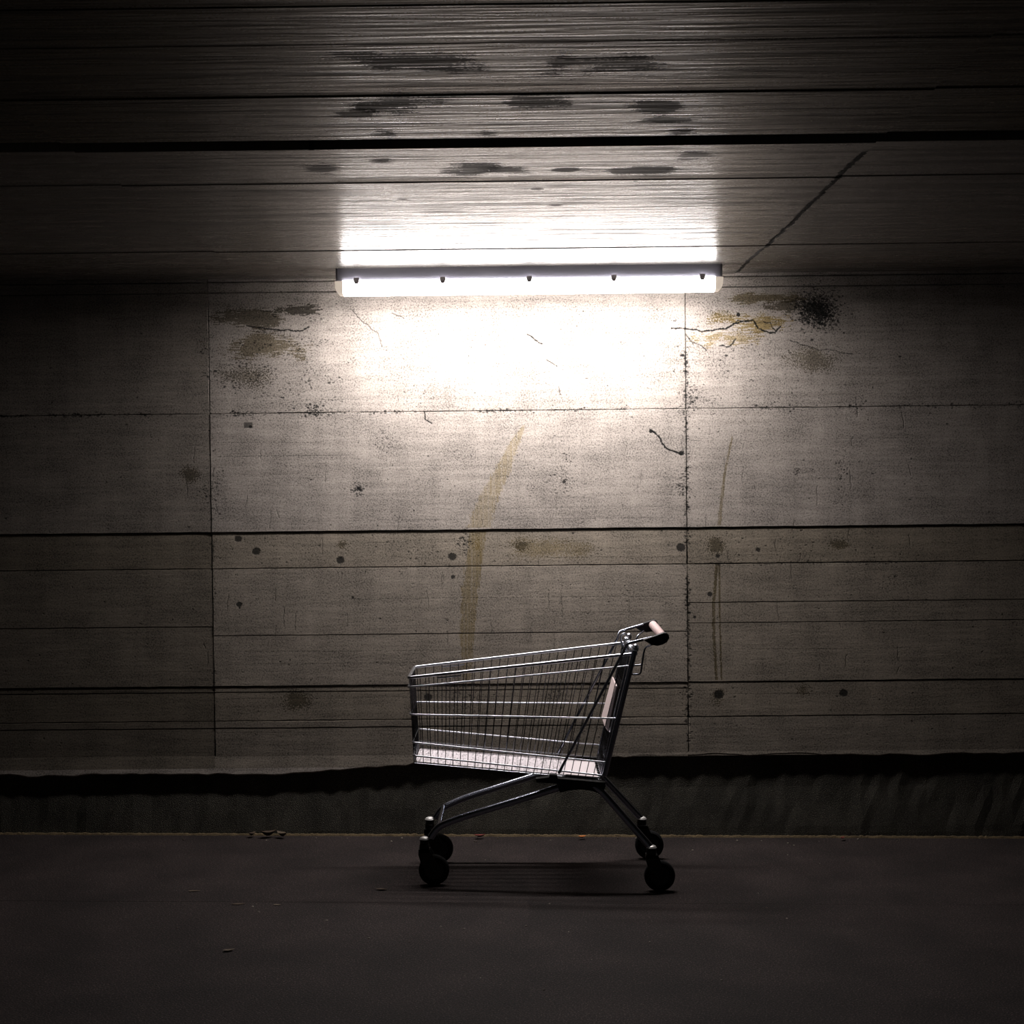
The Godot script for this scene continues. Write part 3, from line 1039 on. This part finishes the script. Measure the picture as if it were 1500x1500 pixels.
	var fl := PackedVector2Array([Vector2(0.334, 0.744), Vector2(0.329, 0.745), Vector2(0.288, 0.590), Vector2(0.300, 0.572), Vector2(0.303, 0.584)])
	for i in fl.size():
		fl[i].y -= SLOPE * fl[i].x
	mb.extrude(fl, -0.135, 0.135, 0.0015)
	var seat := part(cart, "child_seat_flap", mb, mats.flap)
	seat.set_meta("label", "pale pinkish plastic child seat flap folded against the rear gate")
	mb = MB.new()
	mb.tube(rounded([cp(0.345, 0.735, -0.17), cp(0.306, 0.575, -0.17), cp(0.306, 0.575, 0.17), cp(0.345, 0.735, 0.17)], 0.02, 5), 0.0035, 8)
	part(seat, "seat_wire", mb, mats.steel)

	# handle: two long rods rising from the chassis, end paddles and a ribbed grip between them
	for s in [-1, 1]:
		mb = MB.new()
		mb.tube(rounded([cp(0.113, 0.425, s * 0.196), cp(0.357, 0.892, s * 0.222), cp(0.363, 0.914, s * 0.236), cp(0.47, 0.942, s * 0.258)], 0.018, 5), 0.0055, 10)
		part(cart, "handle_rod", mb, mats.frame)
		mb = MB.new()
		var cap := PackedVector2Array([Vector2(0.422, 0.931), Vector2(0.455, 0.943), Vector2(0.498, 0.958), Vector2(0.508, 0.957), Vector2(0.516, 0.950), Vector2(0.519, 0.938), Vector2(0.511, 0.922), Vector2(0.495, 0.913), Vector2(0.475, 0.908), Vector2(0.450, 0.913)])
		for i in cap.size():
			cap[i].y -= SLOPE * cap[i].x
		mb.extrude(cap, s * 0.262 - 0.011, s * 0.262 + 0.011, 0.003)
		part(cart, "handle_end", mb, mats.black)
		mb = MB.new()
		mb.tube(rounded([cp(0.462, 0.914, s * 0.25), cp(0.434, 0.898, s * 0.215), cp(0.428, 0.876, s * 0.215), cp(0.418, 0.802, s * 0.213), cp(0.410, 0.796, s * 0.21), cp(0.378, 0.796, s * 0.206)], 0.012, 4), 0.0036, 8)
		part(cart, "guard_wire", mb, mats.frame)
	mb = MB.new()
	var prof := [Vector2(0.0, -0.25), Vector2(0.0125, -0.25)]
	for i in 50:
		var z := lerpf(-0.245, 0.245, i / 49.0)
		prof.append(Vector2(0.0168 if i % 2 == 0 else 0.0135, z))
		prof.append(Vector2(0.0168 if i % 2 == 0 else 0.0135, z + 0.006))
	prof.append(Vector2(0.0125, 0.251))
	prof.append(Vector2(0.0, 0.251))
	mb.lathe(prof, cp(0.499, 0.937, 0.0), Vector3(0, 0, 1), 20)
	var grip := part(cart, "handle_grip", mb, mats.grip)
	grip.set_meta("label", "pale pink ribbed grip of the push handle")

	# chassis
	for s in [-1, 1]:
		mb = MB.new()
		mb.tube(rounded([cp(0.452, 0.160, s * 0.256), cp(0.262, 0.372, s * 0.205), cp(0.19, 0.388, s * 0.2), cp(0.12, 0.374, s * 0.2), cp(-0.262, 0.258, s * 0.19), cp(-0.340, 0.225, s * 0.178), cp(-0.368, 0.184, s * 0.178)], 0.045, 8), 0.0135, 14)
		part(cart, "frame_tube", mb, mats.frame)
		mb = MB.new()
		var br := PackedVector2Array([Vector2(0.028, 0.409), Vector2(0.075, 0.414), Vector2(0.08, 0.424), Vector2(0.105, 0.423), Vector2(0.11, 0.409), Vector2(0.288, 0.392), Vector2(0.286, 0.37), Vector2(0.268, 0.35), Vector2(0.235, 0.362), Vector2(0.19, 0.368), Vector2(0.15, 0.364), Vector2(0.118, 0.356), Vector2(0.104, 0.39), Vector2(0.03, 0.397)])
		for i in br.size():
			br[i].y -= SLOPE * br[i].x
		mb.extrude(br, s * 0.2 - 0.017, s * 0.2 + 0.017, 0.0)
		part(cart, "chassis_bracket", mb, mats.black)
	mb = MB.new()
	mb.tube(PackedVector3Array([cp(-0.338, 0.226, -0.178), cp(-0.338, 0.226, 0.178)]), 0.0105, 12)
	part(cart, "cross_bar", mb, mats.frame)
	mb = MB.new()
	mb.box(cp(0.15, 0.366, -0.186), cp(0.27, 0.382, 0.186))
	part(cart, "cross_plate", mb, mats.black)

	# casters
	for a in [[-0.391, 0.178, 0.036, 0.177], [-0.391, -0.178, 0.036, 0.177], [0.457, 0.256, 0.031, 0.166], [0.457, -0.256, 0.031, 0.166]]:
		make_caster(cart, a[0], a[1], a[2], a[3])


func make_caster(cart: Node3D, x: float, z: float, trail: float, cap_y: float) -> void:
	var r := 0.0575
	var mb := MB.new()
	var wx := x + trail
	# fork: two cheeks that join over the wheel under the stem
	for s in [-1, 1]:
		var cheek := PackedVector2Array([Vector2(x - 0.021, 0.138), Vector2(x + 0.021, 0.138), Vector2(x + 0.030, 0.122), Vector2(wx + 0.016, 0.075), Vector2(wx + 0.014, 0.050), Vector2(wx, 0.043), Vector2(wx - 0.014, 0.050), Vector2(x - 0.012, 0.085), Vector2(x - 0.022, 0.120)])
		mb.extrude(cheek, z + s * 0.021 - 0.0025, z + s * 0.021 + 0.0025, 0.0)
	mb.box(Vector3(x - 0.021, 0.126, z - 0.0235), Vector3(x + 0.021, 0.138, z + 0.0235))
	mb.lathe([Vector2(0.0, 0.136), Vector2(0.019, 0.136), Vector2(0.019, 0.152), Vector2(0.017, 0.156), Vector2(0.017, cap_y - 0.004), Vector2(0.0, cap_y - 0.004)], Vector3(x, 0, z), Vector3.UP, 18)
	var caster := part(cart, "caster", mb, mats.black)
	mb = MB.new()
	mb.lathe([Vector2(0.0, cap_y + 0.007), Vector2(0.009, cap_y + 0.0055), Vector2(0.016, cap_y + 0.002), Vector2(0.0195, cap_y - 0.004), Vector2(0.0, cap_y - 0.004)], Vector3(x, 0, z), Vector3.UP, 18)
	part(caster, "stem_cap", mb, mats.cap)
	mb = MB.new()
	mb.lathe([Vector2(0.036, -0.014), Vector2(0.050, -0.0155), Vector2(0.0555, -0.012), Vector2(r, -0.006), Vector2(r, 0.006), Vector2(0.0555, 0.012), Vector2(0.050, 0.0155), Vector2(0.036, 0.014), Vector2(0.036, -0.014)], Vector3(wx, r, z), Vector3(0, 0, 1), 36)
	part(caster, "tyre", mb, mats.rubber)
	mb = MB.new()
	mb.lathe([Vector2(0.0, -0.016), Vector2(0.012, -0.016), Vector2(0.014, -0.010), Vector2(0.0355, -0.011), Vector2(0.0355, 0.011), Vector2(0.014, 0.010), Vector2(0.012, 0.016), Vector2(0.0, 0.016)], Vector3(wx, r, z), Vector3(0, 0, 1), 24)
	part(caster, "hub", mb, mats.hub)
	mb = MB.new()
	mb.lathe([Vector2(0.0, -0.026), Vector2(0.006, -0.0255), Vector2(0.006, 0.0255), Vector2(0.0, 0.026)], Vector3(wx, r, z), Vector3(0, 0, 1), 10)
	part(caster, "axle", mb, mats.dark_steel)


# ------------------------------------------------------------------ litter
func leaf_mesh(length: float, width: float, curl: float, sd: int) -> MB:
	var r2 := RandomNumberGenerator.new()
	r2.seed = sd
	var mb := MB.new()
	var k := 8
	for side in 2:
		var grid := []
		for i in k + 1:
			var t := float(i) / k
			var wd := width * sin(PI * pow(t, 0.8)) * (0.85 + 0.3 * r2.randf()) * 0.5 + 0.0006
			var row := []
			for j in 3:
				var s := j - 1.0
				var y := curl * (absf(s) * 0.6 * sin(PI * t) + pow(2.0 * t - 1.0, 2.0) * 0.8)
				row.append(mb.vert(Vector3((t - 0.5) * length, y + 0.0006 * (1 - side), s * wd), Vector3(0, 1 if side == 0 else -1, 0)))
			grid.append(row)
		r2.seed = sd
		for i in k:
			for j in 2:
				mb.quad(grid[i][j], grid[i + 1][j], grid[i + 1][j + 1], grid[i][j + 1])
	return mb


func pebble_mesh(size: float, sd: int) -> MB:
	var r2 := RandomNumberGenerator.new()
	r2.seed = sd
	var mb := MB.new()
	var pts := []
	var rows := 4
	for i in rows + 1:
		var a := PI * i / rows
		var ring := []
		for j in 7:
			var b := TAU * j / 7
			var d := size * r2.randf_range(0.8, 1.1) if i > 0 and i < rows else size * 0.9
			ring.append(Vector3(sin(a) * cos(b) * d, cos(a) * d * 0.6, sin(a) * sin(b) * d * 0.8))
		pts.append(ring)
	for i in rows:
		for j in 7:
			var k := (j + 1) % 7
			var m: Vector3 = (pts[i][j] + pts[i + 1][k]) / 2
			mb.flat_quad(pts[i][j], pts[i][k], pts[i + 1][k], pts[i + 1][j], m)
	return mb


func build_litter() -> void:
	var leaf_cols := {"orange": plain(Color(0.72, 0.42, 0.18), 0.7), "red": plain(Color(0.42, 0.17, 0.13), 0.7), "brown": plain(Color(0.24, 0.18, 0.12), 0.75), "pale": plain(Color(0.34, 0.29, 0.23), 0.75)}
	var leaves := [
		["orange", 0.23, 0.06, 0.036, 0.02, 0.010, 0.4, "small orange dry leaf at the wall foot behind the cart"],
		["red", -0.203, 0.055, 0.05, 0.022, 0.014, 0.2, "dark red curled leaf at the wall foot behind the cart"],
		["brown", -1.10, 0.05, 0.07, 0.035, 0.03, 0.5, "largest curled brown leaf of the heap at the wall foot"],
		["pale", -1.04, 0.06, 0.055, 0.03, 0.026, -0.6, "pale curled leaf of the heap at the wall foot"],
		["brown", -1.17, 0.045, 0.045, 0.024, 0.018, 1.1, "smallest curled brown leaf of the heap at the wall foot"],
		["pale", -1.236, 0.953, 0.045, 0.012, 0.003, 0.1, "narrow pale leaf scrap lying flat on open asphalt"],
		["brown", -1.04, 1.14, 0.05, 0.02, 0.004, 0.2, "flat brown leaf beside the asphalt seam"],
		["pale", -0.90, 1.15, 0.03, 0.012, 0.004, -0.3, "tiny pale leaf beside the asphalt seam"],
		["pale", -0.973, 1.721, 0.04, 0.018, 0.008, 0.5, "pale curled leaf out on the open asphalt floor"],
		["brown", -0.545, 0.922, 0.045, 0.018, 0.006, -0.2, "brown leaf on the asphalt ahead of the cart's front wheels"],
		["red", 1.33, 0.06, 0.03, 0.016, 0.008, 0.9, "tiny red leaf at the wall foot beyond the cart handle"],
		["pale", 0.52, 0.30, 0.05, 0.014, 0.004, 0.1, "thin pale straw beside the cart's rear wheels"]]
	for a in leaves:
		var o := part(self, "fallen_leaf", leaf_mesh(a[3], a[4], a[5], int(a[3] * 10000) + int(a[1] * 977)), leaf_cols[a[0]])
		o.position = Vector3(a[1], SLOPE * a[1] + 0.0012 + (0.0 if a[2] > 0.1 else 0.008), a[2])
		o.rotation = Vector3(0, a[6], atan(SLOPE))
		tag(o, a[7], "leaf", "dry leaves on the floor")
	var stone := [plain(Color(0.50, 0.47, 0.43), 0.8), plain(Color(0.28, 0.24, 0.21), 0.85)]
	var protos := []
	for k in 4:
		protos.append(pebble_mesh(1.0, 300 + k).mesh())
	var r2 := RandomNumberGenerator.new()
	r2.seed = 88
	var spots := [Vector2(-0.171, 0.438), Vector2(1.109, 0.16), Vector2(1.056, 0.334), Vector2(0.135, 1.481), Vector2(0.589, 2.01), Vector2(0.076, 1.117), Vector2(-0.52, 1.6), Vector2(-0.3, 1.42), Vector2(-0.22, 1.45), Vector2(0.4, 1.6), Vector2(0.9, 1.3), Vector2(0.85, 0.95), Vector2(-0.7, 1.35), Vector2(-0.15, 2.0), Vector2(0.2, 1.8)]
	for i in 70:
		var p := Vector2(r2.randf_range(-1.5, 1.6), r2.randf_range(0.03, 0.12)) if i < 40 else Vector2(r2.randf_range(-1.4, 1.4), 0.15 + 2.0 * r2.randf())
		spots.append(p)
	for i in spots.size():
		var p: Vector2 = spots[i]
		var size := r2.randf_range(0.0022, 0.0055)
		var o := part(self, "pebble", protos[i % 4], stone[0 if i < 15 or i % 3 == 0 else 1])
		o.scale = Vector3.ONE * size
		o.rotation.y = r2.randf() * TAU
		o.position = Vector3(p.x, SLOPE * p.x + size * 0.5 + (0.004 if p.y < 0.035 else 0.0), p.y)
		if p.y < 0.13:
			tag(o, "tiny pebble lying along the foot of the concrete wall", "pebble", "pebbles along the wall foot")
		else:
			tag(o, "tiny pebble lying loose on the open asphalt floor", "pebble", "pebbles on the open floor")
